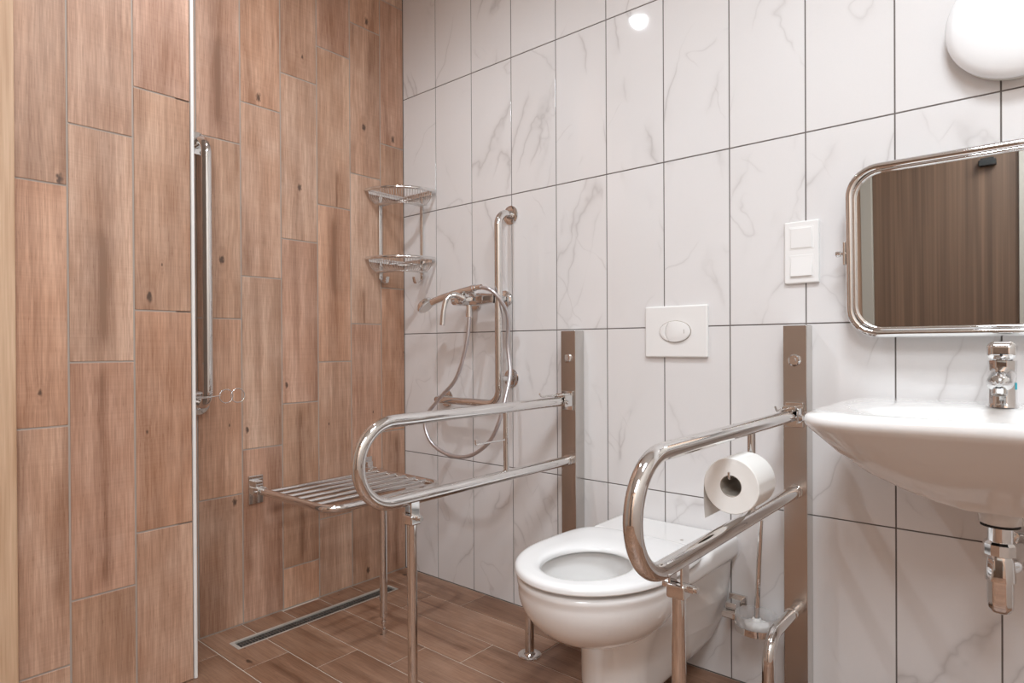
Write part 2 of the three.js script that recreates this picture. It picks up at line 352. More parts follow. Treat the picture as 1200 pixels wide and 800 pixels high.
// ------------------------------------------------------------------ wall-hung toilet
const WX = 1.25;
{
  const t = thing('wall_hung_toilet', 'white ceramic wall-hung toilet with open seat between two folding rails', 'toilet', [WX, 0, 0]);
  const smin = (a, b, k) => { const h = sat(0.5 + 0.5 * (b - a) / k); return lerp(b, a, h) - k * h * (1 - h); };
  const smax = (a, b, k) => -smin(-a, -b, k);
  const wallW = (y) => { const P = [[0.0, 0.02], [0.05, 0.075], [0.1, 0.108], [0.17, 0.14], [0.24, 0.158], [0.34, 0.168], [0.42, 0.17]]; if (y <= 0) return 0.02; for (let i = 1; i < P.length; i++) if (y < P[i][0]) return lerp(P[i - 1][1], P[i][1], (y - P[i - 1][0]) / (P[i][0] - P[i - 1][0])); return 0.186; };
  const RIM = 0.398;
  const outline = (x, z) => {                          // rim outline in plan: parallel sides, elliptical front
    const e = z > 0.42 ? (Math.hypot(x / 0.188, (z - 0.42) / 0.232) - 1) * 0.19 : Math.abs(x) - 0.188;
    return e;
  };
  const sdf = (x, y, z) => {
    const q = Math.hypot(x / 0.188, (z - 0.42) / 0.232, Math.min(0, y - 0.365) / 0.145);
    let bowl = (q - 1) * 0.19; bowl = Math.max(bowl, y - 0.41);
    const f = ss(0.02, 0.34, z), tw = lerp(wallW(y), lerp(0.09, 0.15, ss(0.14, 0.36, y)), f);
    const r = Math.min(0.085, tw - 0.003), zf = 0.435;
    const ax = Math.max(Math.abs(x) - (tw - r), 0), az = Math.max(z - (zf - r), 0);
    let trunk = Math.hypot(ax, az) - r; trunk = smax(trunk, (0.045 + 0.03 * z) - y, 0.03);
    let d = smin(bowl, trunk, 0.012);
    const skirt = smax(outline(x, z), 0.35 + 0.035 * ss(0.28, 0.45, z) - y, 0.022); d = smin(d, skirt, 0.02);
    d = smax(d, y - RIM - 0.012 * (1 - ss(0.165, 0.2, z)), 0.016);
    const cav = (Math.hypot(x / 0.125, (z - 0.475) / 0.15, (y - 0.42) / 0.2) - 1) * 0.12;
    d = smax(d, -cav, 0.008);
    d = Math.max(d, 0.001 - z); return d;
  };
  const N = 132, HS = 0.345, C = [0, 0.225, 0.335];
  const mc = new MarchingCubes(N, M.ceramic, false, false, 400000); mc.isolation = 0;
  for (let k = 0; k < N; k++) for (let j = 0; j < N; j++) for (let i = 0; i < N; i++)
    mc.field[i + j * N + k * N * N] = -sdf(C[0] + (i - N / 2) / (N / 2) * HS, C[1] + (j - N / 2) / (N / 2) * HS, C[2] + (k - N / 2) / (N / 2) * HS);
  mc.update();
  const n = mc.count ?? mc.geometry.drawRange.count, pos = new Float32Array(n * 3), nor = new Float32Array(n * 3);
  for (let i = 0; i < n; i++) {
    const p = [0, 1, 2].map((a) => mc.positionArray[i * 3 + a] * HS + C[a]); pos.set(p, i * 3);
    const e = 0.002, g = V(sdf(p[0] + e, p[1], p[2]) - sdf(p[0] - e, p[1], p[2]), sdf(p[0], p[1] + e, p[2]) - sdf(p[0], p[1] - e, p[2]), sdf(p[0], p[1], p[2] + e) - sdf(p[0], p[1], p[2] - e)).normalize();
    nor.set([g.x, g.y, g.z], i * 3);
  }
  const g = new THREE.BufferGeometry(); g.setAttribute('position', new THREE.BufferAttribute(pos, 3)); g.setAttribute('normal', new THREE.BufferAttribute(nor, 3));
  part('bowl', g, M.ceramic, t);
  // seat ring: domed section between an outer outline and an oval hole, both seen from the hole's centre
  const fo = (x, z) => z > 0.42 ? Math.hypot(x / 0.195, (z - 0.42) / 0.242) - 1 : Math.pow(Math.pow(Math.abs(x) / 0.195, 5) + Math.pow((0.42 - z) / 0.235, 5), 0.2) - 1;
  const TA = 144, RN = 26, sp = [], si = [];
  for (let i = 0; i <= TA; i++) {
    const a = i / TA * Math.PI * 2, c = Math.cos(a), q = Math.sin(a); let lo = 0.05, hi = 0.5;
    for (let k = 0; k < 40; k++) { const m = (lo + hi) / 2; fo(m * c, 0.482 + m * q) > 0 ? hi = m : lo = m; }
    const ri = 1 / Math.hypot(c / 0.104, q / 0.126);
    for (let k = 0; k <= RN; k++) {
      const f = k / RN, w = -Math.PI / 2 + f * Math.PI * 2, cw = Math.cos(w + Math.PI / 2), sw = Math.sin(w + Math.PI / 2);   // superelliptic section loop
      const u = 0.5 + 0.5 * Math.sign(cw) * Math.pow(Math.abs(cw), 0.62), v = sw > 0 ? Math.pow(sw, 0.75) : -0.25 * Math.pow(-sw, 0.4);
      const r = lerp(ri, lo, u); sp.push(r * c, 0.4075 + 0.0165 * v + 0.002, 0.482 + r * q);
    }
  }
  for (let i = 0; i < TA; i++) for (let k = 0; k < RN; k++) { const a = i * (RN + 1) + k, b = a + RN + 1; si.push(a, a + 1, b, b, a + 1, b + 1); }
  const sg = new THREE.BufferGeometry(); sg.setAttribute('position', new THREE.Float32BufferAttribute(sp, 3)); sg.setIndex(si); sg.computeVertexNormals();
  part('seat', sg, M.seat, t);
  part('bolt_cap', disc(0.006, 0.002, 'y', [0.083, 0.4085, 0.14]), M.groutGrey, t);
}

// ------------------------------------------------------------------ flush plate and light switch
{
  const t = thing('flush_plate', 'square white flush plate with oval dual button above the toilet', 'flush plate', [1.254, 0.986, 0]);
  part('plate', new RoundedBoxGeometry(0.2, 0.154, 0.012, 4, 0.005).translate(0, 0, 0.006), M.plastic, t);
  const S = new THREE.Shape(); S.absellipse(0, 0, 0.05, 0.032, 0, Math.PI * 2);
  const big = new THREE.Shape(), a0 = 1.9;
  const ell = (a) => new THREE.Vector2(0.048 * Math.cos(a), 0.0302 * Math.sin(a)), P = [], Qs = [];
  for (let i = 0; i <= 48; i++) P.push(ell(lerp(-a0, a0, i / 48)));
  const A = ell(a0), B = ell(-a0);
  const arc = []; for (let i = 1; i < 16; i++) { const q = i / 16; arc.push(new THREE.Vector2(lerp(A.x, B.x, q) - 0.012 * Math.sin(q * Math.PI), lerp(A.y, B.y, q))); }
  big.setFromPoints([...P, ...arc]);
  for (let i = 0; i <= 30; i++) Qs.push(ell(lerp(a0 + 0.06, Math.PI * 2 - a0 - 0.06, i / 30)));
  const small = new THREE.Shape(); small.setFromPoints([...Qs, ...arc.slice().reverse().map((p) => new THREE.Vector2(p.x - 0.004, p.y))]);
  const ex = (s, d) => toCreasedNormals(new THREE.ExtrudeGeometry(s, { depth: d, bevelThickness: 0.0015, bevelSize: 0.001, bevelSegments: 3, curveSegments: 32 }), 0.6);
  part('button_ring', ex(S, 0.0008).translate(0, 0, 0.0112), M.groutGrey, t);
  part('button', ex(big, 0.004).translate(0, 0, 0.0125), M.plastic, t, 'large part of the oval button');
  part('button', ex(small, 0.0018).translate(0, 0, 0.0125), M.plastic, t, 'small crescent part of the oval button');
  part('button_mark', box(0.03, 0.0312, -0.006, 0.006, 0.0175, 0.0185), M.groutGrey, t);
}
{
  const t = thing('light_switch', 'white double rocker light switch on the marble wall by the mirror', 'switch', [1.609, 1.187, 0]);
  part('frame', new RoundedBoxGeometry(0.086, 0.163, 0.01, 4, 0.004).translate(0, 0, 0.005), M.plastic, t);
  for (const y of [0.037, -0.037]) {
    part('insert', new RoundedBoxGeometry(0.06, 0.06, 0.004, 3, 0.0012).translate(0, y, 0.0088), M.plastic, t);
    const r = part('rocker', new RoundedBoxGeometry(0.053, 0.053, 0.008, 3, 0.0018), M.plastic, t); r.position.set(0, y, 0.0092); r.rotation.x = y > 0 ? 0.03 : -0.1;
  }
}

// ------------------------------------------------------------------ folding grab rails on floor posts
function rail(x, label, paperUp) {
  const t = thing('folding_grab_rail', label, 'grab rail', [x, 0, 0], 'folding grab rails beside the toilet');
  part('post', box(-0.029, 0.029, 0.003, 0.995, 0.001, 0.052, 0.002), M.steel, t, 'brushed steel box post');
  part('foot_plate', disc(0.042, 0.006, 'y', [0.012, 0, 0.09]), M.chrome, t);
  // loop
  const yu = 0.765, yl = 0.567, ze = 0.885;
  part('loop_tube', tube(fillet([[0, yu, 0.075], [0, yu, ze], [0, yl, ze], [0, yl, 0.07]], 0.0985), 0.0158, 24), M.chrome, t);
  part('collar', [disc(0.0172, 0.012, 'z', [0, yl, 0.058]), disc(0.0185, 0.006, 'z', [0, yl, 0.052])], M.chrome, t);
  // hinge block with side cheeks and pin
  part('hinge', [box(-0.022, 0.022, yu - 0.032, yu + 0.032, 0.052, 0.06, 0.002), box(-0.022, -0.017, yu - 0.018, yu + 0.02, 0.055, 0.1, 0.0024), box(0.017, 0.022, yu - 0.018, yu + 0.02, 0.055, 0.1, 0.0024), lathe([[0, 0], [0.009, 0], [0.009, 0.004], [0.006, 0.006], [0, 0.006]], 'x', [0.022, yu - 0.004, 0.088]), bar([-0.03, yu - 0.004, 0.09], [0.03, yu - 0.004, 0.09], 0.007), box(-0.016, 0.016, yu + 0.012, yu + 0.026, 0.06, 0.1, 0.003)], M.chrome, t);
  part('latch', tube(smooth([[0, yu + 0.02, 0.1], [0, yu + 0.021, 0.16], [0, yu + 0.022, 0.195], [0, yu + 0.031, 0.206]], 20), 0.0028, 8), M.chrome, t);
  part('bolt', [lathe([[0, 0], [0.0155, 0], [0.0155, 0.004], [0.012, 0.0075], [0.006, 0.008], [0.0055, 0.012], [0, 0.013]], 'z', [0, 0.905, 0.052])], M.chrome, t);
  // cross rod with paper hook
  const zr = 0.366;
  const rod = part('cross_rod', bar([0, yl, zr], [0, yu, zr], 0.0085, 16), M.chrome, t);
  part('paper_hook', tube(fillet([[0, 0.672, zr], [0, 0.672, zr + 0.128], [0, 0.686, zr + 0.129]], 0.005), 0.0027, 10), M.chrome, rod);
  // drop leg under the loop
  const zl = 0.726;
  const leg = part('support_leg', bar([0, 0.012, zl], [0, 0.527, zl], 0.0125, 20), M.chrome, t);
  part('foot', [lathe([[0, 0], [0.018, 0], [0.018, 0.006], [0.0135, 0.014], [0, 0.014]], 'y', [0, 0, zl])], M.rubber, leg);
  part('leg_bracket', [box(-0.017, 0.017, 0.503, 0.528, zl - 0.016, zl + 0.016, 0.004), box(0.009, 0.014, 0.515, 0.562, zl - 0.014, zl + 0.014, 0.002), box(-0.014, -0.009, 0.515, 0.562, zl - 0.014, zl + 0.014, 0.002), bar([-0.028, 0.522, zl], [0.03, 0.522, zl], 0.0085, 6), bar([0.026, 0.522, zl], [0.036, 0.522, zl], 0.0055, 12)], M.chrome, t);
  // lower brace from the post down to the floor
  const br = part('brace', tube(fillet([[0, 0.262, 0.05], [0, 0.262, 0.262], [0, 0.004, 0.262]], 0.062), 0.0142, 20), M.chrome, t);
  part('brace_collar', disc(0.0165, 0.01, 'z', [0, 0.262, 0.085]), M.chrome, br);
  const fl = part('flange', lathe([[0, 0], [0.036, 0], [0.036, 0.004], [0.033, 0.006], [0.018, 0.006], [0.0155, 0.01], [0, 0.01]], 'y', [0, 0, 0.262]), M.chrome, br);
  return t;
}
rail(0.892, 'chrome folding rail with empty paper hook on post nearer the shower');
rail(1.604, 'chrome folding rail carrying a paper roll on post nearer the washbasin');

// toilet paper roll on the hook of the second rail
{
  const t = thing('toilet_paper_roll', 'white toilet paper roll hanging on the folding rail hook', 'paper roll', [1.604, 0.672 - 0.0165, 0.385]);
  part('paper', lathe([[0.0225, 0], [0.056, 0], [0.0575, 0.0015], [0.0575, 0.0985], [0.056, 0.1], [0.0225, 0.1]], 'z', [0, 0, 0], 48), M.paper, t);
  part('core', lathe([[0.0225, 0], [0.0215, 0], [0.0215, 0.1], [0.0225, 0.1]], 'z', [0, 0, 0], 32), M.card, t, 'grey cardboard core');
  const S = smooth([[-0.056, 0.012, 0], [-0.0585, -0.01, 0], [-0.0582, -0.045, 0], [-0.056, -0.075, 0]], 12);
  const pos = [], idx = []; S.forEach((p, i) => { pos.push(p.x, p.y, 0.002, p.x, p.y, 0.098, p.x + 0.0006, p.y, 0.002, p.x + 0.0006, p.y, 0.098); if (i) { const a = i * 4; idx.push(a - 4, a - 3, a, a, a - 3, a + 1, a - 2, a + 2, a - 1, a + 2, a + 3, a - 1); } });
  let g = new THREE.BufferGeometry(); g.setAttribute('position', new THREE.Float32BufferAttribute(pos, 3)); g.setIndex(idx); g = g.toNonIndexed(); g.computeVertexNormals();
  part('loose_sheet', g, M.paper, t);
}

// ------------------------------------------------------------------ toilet brush set on the wall
{
  const t = thing('toilet_brush_set', 'wall-mounted toilet brush with chrome handle in a frosted glass cup', 'toilet brush', [1.512, 0.2, 0]);
  part('wall_bracket', [box(-0.1, -0.05, 0.012, 0.046, 0.0005, 0.008, 0.002), box(-0.09, -0.06, 0.02, 0.038, 0.006, 0.06, 0.003), box(-0.095, -0.055, 0.002, 0.02, 0.05, 0.078, 0.003), box(-0.066, -0.046, 0.0, 0.014, 0.062, 0.075, 0.002)], M.chrome, t);
  part('ring', lathe([[0.0505, -0.008], [0.0535, -0.008], [0.0535, 0.009], [0.0505, 0.009], [0.0505, -0.008]], 'y', [0, 0, 0.078], 40), M.chrome, t);
  part('glass_cup', lathe([[0, -0.012], [0.038, -0.012], [0.0465, -0.004], [0.0495, 0.012], [0.0525, 0.034], [0.0515, 0.036], [0.05, 0.034], [0.047, 0.012], [0.044, -0.001], [0.036, -0.008], [0, -0.008]], 'y', [0, 0, 0.078], 48, 1.2), M.frost, t);
  part('brush_head', [lathe([[0, -0.005], [0.016, -0.003], [0.03, 0.004], [0.031, 0.01], [0.013, 0.016], [0.011, 0.024], [0, 0.024]], 'y', [0.002, 0, 0.078], 24)], M.bristle, t);
  part('handle', [tube([V(0.002, 0.02, 0.078), V(0.008, 0.17, 0.078), V(0.014, 0.285, 0.078)], (q) => lerp(0.0068, 0.0056, q), 16)], M.chrome, t);
}

// ------------------------------------------------------------------ washbasin
const BX = 2.035;
{
  const t = thing('washbasin', 'white ceramic wall-hung washbasin with wide curved front under the mirror', 'washbasin', [BX, 0, 0]);
  const TH = 120;
  const outer = (a) => {                     // plan outline about (0, 0.33): straight back on the wall, soft front corners, front slightly hollow
    const c = Math.cos(a), s = Math.sin(a), n = s > 0 ? 6 : 12, hx = 0.297 - 0.008 * sat(s), hz = s > 0 ? 0.238 : 0.329;
    const r = 1 / Math.pow(Math.pow(Math.abs(c) / hx, n) + Math.pow(Math.abs(s) / hz, n), 1 / n);
    let x = r * c, z = 0.33 + r * s; if (s > 0) z -= 0.022 * Math.exp(-x * x / 0.02) * ss(0.2, 0.9, s);
    return [x, Math.max(0.001, z)];
  };
  const inner = (a) => [0.215 * Math.cos(a), 0.345 + 0.165 * Math.sin(a)];
  // [kind, factor, y]: i = scaled inner oval, m = mix inner->outer, o = scaled outer
  const rings = [['i', 0.02, 0.702], ['i', 0.1, 0.702], ['i', 0.12, 0.706], ['i', 0.45, 0.714], ['i', 0.7, 0.732], ['i', 0.87, 0.762], ['i', 0.96, 0.792], ['i', 1.0, 0.808], ['m', 0.12, 0.8155], ['m', 0.3, 0.8175], ['m', 0.6, 0.8175], ['m', 0.84, 0.817], ['m', 0.94, 0.8155], ['m', 0.98, 0.812], ['m', 1, 0.805], ['o', 0.995, 0.797], ['o', 0.97, 0.787], ['o', 0.93, 0.772], ['o', 0.85, 0.742], ['o', 0.7, 0.7], ['o', 0.52, 0.668], ['o', 0.36, 0.648], ['o', 0.22, 0.638]];
  const cx = 0, cz = 0.3, pos = [], uv = [], idx = [];
  rings.forEach(([k, f0, y], r) => {
    for (let i = 0; i <= TH; i++) {
      let f = f0;
      const a = i / TH * Math.PI * 2, I = inner(a), O = outer(a); let x, z;
      if (k === 'i') { x = I[0] * f; z = 0.345 + (I[1] - 0.345) * f; } else if (k === 'm') { x = lerp(I[0], O[0], f); z = lerp(I[1], O[1], f); }
      else { x = O[0] * f; if (O[1] > 0.3) f = lerp(f, 0.2 + 0.8 * Math.pow((f - 0.2) / 0.8, 1.9), sat((O[1] - 0.3) / 0.2)); const back = O[1] < 0.3 ? lerp(1, f, 0.45) : f; z = 0.28 + (O[1] - 0.28) * back; if (f < 0.4) z = 0.28 + (O[1] - 0.28) * f; }
      let Y = y; const front = sat((O[1] - 0.3) / 0.26), edge = Math.abs(O[0]) / 0.288;
      if (k === 'm') Y += front * 0.005 * ss(0, 0.5, f) * (1 - ss(0.85, 1, f));
      pos.push(x, Y, Math.max(0.001, z)); uv.push(i / TH, r / rings.length);
    }
  });
  for (let r = 0; r < rings.length - 1; r++) for (let i = 0; i < TH; i++) { const a = r * (TH + 1) + i, b = a + TH + 1; idx.push(a, b, a + 1, a + 1, b, b + 1); }
  const g = new THREE.BufferGeometry(); g.setAttribute('position', new THREE.Float32BufferAttribute(pos, 3)); g.setAttribute('uv', new THREE.Float32BufferAttribute(uv, 2)); g.setIndex(idx); g.computeVertexNormals();
  part('basin', g, M.ceramic, t);
  part('outlet_neck', lathe([[0.052, 0.648], [0.038, 0.638], [0.0345, 0.628], [0.0335, 0.606], [0.028, 0.603], [0, 0.603]], 'y', [-0.005, 0, 0.25], 40, 1.2), M.ceramic, t);
  part('drain', disc(0.026, 0.004, 'y', [0, 0.7, 0.345]), M.chromeBright, t);
}
{
  const t = thing('bottle_trap', 'chrome bottle trap under the white washbasin', 'bottle trap', [BX - 0.005, 0, 0.25]);
  part('gasket', disc(0.031, 0.004, 'y', [0, 0.5995, 0]), M.rubber, t);
  part('inlet_tube', bar([0, 0.56, 0], [0, 0.5995, 0], 0.0205, 28), M.chromeBright, t);
  part('union_nut', lathe([[0, 0.543], [0.021, 0.543], [0.0268, 0.546], [0.0268, 0.566], [0.0235, 0.571], [0.021, 0.571], [0, 0.571]], 'y', [0, 0, 0], 12, 0.3), M.chromeBright, t);
  part('upper_cup', lathe([[0, 0.497], [0.0245, 0.497], [0.0245, 0.503], [0.0215, 0.536], [0.0195, 0.543], [0, 0.543]], 'y', [0, 0, 0], 32), M.chromeBright, t);
  part('cup', lathe([[0, 0.434], [0.01, 0.4345], [0.0165, 0.438], [0.0205, 0.446], [0.0215, 0.458], [0.0215, 0.499], [0, 0.499]], 'y', [0, 0, 0], 32, 1.2), M.chromeBright, t);
  const o = part('outlet_tube', tube(fillet([[0, 0.52, 0], [0.02, 0.52, -0.03], [0.03, 0.515, -0.249]], 0.02), 0.0145, 20), M.chromeBright, t);
  part('rosette', lathe([[0, 0], [0.034, 0], [0.032, 0.006], [0.018, 0.014], [0, 0.014]], 'z', [0.03, 0.515, -0.25]), M.chromeBright, o);
}
{
  const t = thing('basin_faucet', 'chrome single-lever faucet on the back of the washbasin', 'faucet', [BX - 0.006, 0.8165, 0.14]);
  part('body', lathe([[0, 0], [0.027, 0], [0.027, 0.004], [0.0245, 0.008], [0.0235, 0.07], [0.0245, 0.088], [0.0245, 0.094], [0, 0.094]], 'y', [0, 0, 0], 40), M.chromeBright, t);
  const sp = part('spout', tube(smooth([[0, 0.062, -0.005], [0, 0.062, 0.03], [0, 0.056, 0.075], [0, 0.049, 0.112]], 40), (q) => lerp(0.022, 0.0165, q) * Math.sqrt(Math.max(0.05, 1 - Math.pow(Math.max(0, (q - 0.82) / 0.18), 2))), 28, (q) => lerp(0.0235, 0.0215, q) * Math.sqrt(Math.max(0.05, 1 - Math.pow(Math.max(0, (q - 0.82) / 0.18), 2)))), M.chromeBright, t);
  part('aerator', [lathe([[0, 0], [0.0105, 0], [0.0105, 0.003], [0.0125, 0.003], [0.0125, -0.006], [0, -0.006]], 'z', [0, 0, 0], 28).rotateX(1.25).translate(0, 0.0335, 0.104)], M.steel, sp);
  const lv = part('lever', new RoundedBoxGeometry(0.049, 0.037, 0.062, 6, 0.0135).rotateX(-0.06).translate(0, 0.1125, 0.008), M.chromeBright, t);
  part('index_dot', disc(0.003, 0.0015, 'z', [0, 0.106, 0.0383]), M.black, lv);
  part('indicator', box(0.0205, 0.0238, 0.036, 0.05, 0.006, 0.012, 0.001), M.blue, t);
}

// ------------------------------------------------------------------ tilting mirror
{
  const t = thing('tilting_mirror', 'tilting mirror with rounded chrome tube frame above the washbasin', 'mirror', [BX, 1.166, 0.062]);
  const w = 0.3, h = 0.196, r = 0.062, tilt = 0.035;
  const path = []; const corner = (x, y, a0) => { for (let i = 0; i <= 12; i++) { const a = a0 + i / 12 * Math.PI / 2; path.push([x + r * Math.cos(a), y + r * Math.sin(a), 0]); } };
  corner(w - r, h - r, 0); corner(-w + r, h - r, Math.PI / 2); corner(-w + r, -h + r, Math.PI); corner(w - r, -h + r, Math.PI * 1.5);
  const pts = path.map((p) => V(...p)); pts.push(pts[0].clone(), pts[1].clone());
  const piv = new THREE.Group();
  const glassShape = new THREE.Shape(); glassShape.setFromPoints(path.map(([x, y]) => new THREE.Vector2(x * (1 - 0.004 / w), y * (1 - 0.004 / h))));
  const fr = part('frame', [tube(pts, 0.0095, 16), tube(pts.map((p) => V(p.x * (1 - 0.011 / w), p.y * (1 - 0.011 / h), 0.004)), 0.0045, 10)], M.chromeBright, t); fr.rotation.x = tilt;
  const gl = part('glass', new THREE.ExtrudeGeometry(glassShape, { depth: 0.004, bevelEnabled: false, curveSegments: 4 }).translate(0, 0, -0.003), M.mirror, t); gl.rotation.x = tilt;
  for (const s of [-1, 1]) {
    part('wall_bracket', [box(s * (w - 0.004) - 0.012, s * (w - 0.004) + 0.012, -0.034, 0.034, -0.0615, -0.055, 0.002), box(s * (w + 0.012) - 0.003, s * (w + 0.012) + 0.003, -0.028, 0.028, -0.057, 0.006, 0.002)], M.chrome, t);
    part('pivot_knob', [bar([s * (w + 0.006), 0, 0], [s * (w + 0.024), 0, 0], 0.004, 12), lathe([[0, -0.006], [0.007, -0.005], [0.008, 0], [0.007, 0.005], [0, 0.006]], 'x', [s * (w + 0.026), 0, 0], 16)], M.chromeBright, t);
  }
}

// ------------------------------------------------------------------ round wall lamp (switched off)
{
  const t = thing('round_wall_lamp', 'round white opal glass wall lamp above the mirror', 'lamp', [2.052, 1.64, 0]);
  part('base', lathe([[0, 0.0005], [0.118, 0.0005], [0.122, 0.004], [0.124, 0.026], [0.12, 0.028], [0, 0.028]], 'z', [0, 0, 0], 64), M.lampBase, t);
  part('glass_shade', lathe([[0.12, 0.024], [0.1265, 0.03], [0.128, 0.038], [0.125, 0.047], [0.112, 0.057], [0.09, 0.066], [0.06, 0.0725], [0.03, 0.0755], [0, 0.0762]], 'z', [0, 0, 0], 64, 1.2), M.opal, t);
}

// ------------------------------------------------------------------ L-shaped grab bar on the marble wall
{
  const t = thing('angled_grab_bar', 'chrome L-shaped grab bar on the marble wall of the shower', 'grab bar', [0, 0, 0]);
  part('tube', tube(fillet([[0.603, 1.425, 0.004], [0.603, 1.425, 0.07], [0.603, 0.738, 0.07], [0.262, 0.738, 0.07], [0.262, 0.738, 0.004]], [0.045, 0.05, 0.03]), 0.0145, 20), M.chrome, t);
  const fl = (x, y) => part('flange', lathe([[0, 0.0005], [0.034, 0.0005], [0.034, 0.003], [0.031, 0.0055], [0.017, 0.006], [0.0155, 0.009], [0, 0.009]], 'z', [x, y, 0]), M.chrome, t);
  fl(0.603, 1.425); fl(0.603, 0.828); fl(0.262, 0.738);
  part('stub', bar([0.603, 0.828, 0.004], [0.603, 0.828, 0.07], 0.0105, 16), M.chrome, t);
}
// ------------------------------------------------------------------ vertical grab bar on the wood wall, with the wire hook
{
  const t = thing('vertical_grab_bar', 'straight vertical chrome grab bar on the wood-look shower wall', 'grab bar', [0, 0, 0]);
  part('tube', tube(fillet([[0.004, 1.607, 0.863], [0.075, 1.607, 0.863], [0.075, 0.765, 0.863], [0.004, 0.765, 0.863]], 0.045), 0.0155, 20), M.chrome, t);
  for (const y of [1.607, 0.765]) {
    const f = part('flange', lathe([[0, 0.0005], [0.039, 0.0005], [0.039, 0.003], [0.036, 0.006], [0.018, 0.0065], [0.0165, 0.01], [0, 0.01]], 'x', [0, y, 0.863]), M.chrome, t);
    for (const s of [-1, 1]) part('screw', disc(0.0045, 0.0022, 'x', [0.006, y + s * 0.028, 0.85]), M.steel, f);
  }
}
{
  const t = thing('wire_ring_hook', 'thin wire hook with two rings resting on the vertical grab bar', 'hook', [0.075, 0.79, 0.863]);
  const ringPts = (cx, cy, cz, r) => { const l = []; for (let i = 0; i <= 40; i++) { const a = i / 40 * Math.PI * 2; l.push(V(cx, cy + r * Math.sin(a), cz + r * Math.cos(a))); } return l; };
  part('wire', [bar([0.018, 0.0, 0.1], [0.0195, 0.002, -0.03], 0.0016, 8), bar([0.018, -0.003, 0.03], [0.0205, 0.003, -0.03], 0.0016, 8)], M.chromeBright, t);
  for (const [z, r] of [[-0.048, 0.0215], [-0.086, 0.0225]]) part('ring', tube(ringPts(0.02, 0, z, r), 0.0016, 8), M.chromeBright, t);
}

// ------------------------------------------------------------------ corner wire rack
{
  const t = thing('corner_wire_rack', 'two-tier chrome wire rack in the shower corner', 'rack', [0, 0, 0]);
  const R = 0.2;
  const front = (f, y) => { const l = []; for (let i = 0; i <= 28; i++) { const a = i / 28 * Math.PI / 2; const k = Math.pow(Math.pow(Math.cos(a), 2.1) + Math.pow(Math.sin(a), 2.1), -1 / 2.1); l.push(V(0.012 + (R * f) * k * Math.cos(a) * 0.96, y, 0.012 + (R * f) * k * Math.sin(a) * 0.96)); } return l; };
  for (const y of [1.578, 1.303]) {
    const b = part('basket_rim', [tube(front(1, y), 0.0068, 12), bar([0.012, y, 0.008], [0.012, y, R + 0.008], 0.0045, 8), bar([0.008, y, 0.012], [R + 0.008, y, 0.012], 0.0045, 8)], M.chromeBright, t);
    part('back_band', [box(0.008, 0.011, y - 0.014, y - 0.002, 0.012, 0.19, 0.001), box(0.012, 0.19, y - 0.014, y - 0.002, 0.008, 0.011, 0.001)], M.chromeBright, b);
    part('floor_ring', tube(front(0.78, y - 0.052), 0.003, 8), M.chromeBright, b);
    const A = front(1, y), B = front(0.78, y - 0.052);
    for (let i = 1; i < 28; i++) {
      const q = B[i].clone(), e = i < 14 ? V(q.x, q.y, 0.012) : V(0.012, q.y, q.z);
      part('wire', tube(smooth([[A[i].x, y, A[i].z], [lerp(A[i].x, q.x, 0.35), y - 0.037, lerp(A[i].z, q.z, 0.35)], [q.x, q.y, q.z], [lerp(q.x, e.x, 0.5), q.y, lerp(q.z, e.z, 0.5)], [e.x, q.y, e.z]], 14), 0.0014, 6), M.chromeBright, b);
    }
  }
  // straps with hooks at the lower end
  part('strap', tube(fillet([[0.006, 1.585, 0.127], [0.006, 1.222, 0.127], [0.042, 1.2, 0.127], [0.05, 1.232, 0.127]], 0.011), 0.0018, 10, 0.0088, [1, 0, 0]), M.chrome, t);
  part('strap', tube(fillet([[0.12, 1.585, 0.006], [0.12, 1.222, 0.006], [0.12, 1.2, 0.042], [0.12, 1.232, 0.05]], 0.011), 0.0088, 10, 0.0018, [1, 0, 0]), M.chrome, t);
}

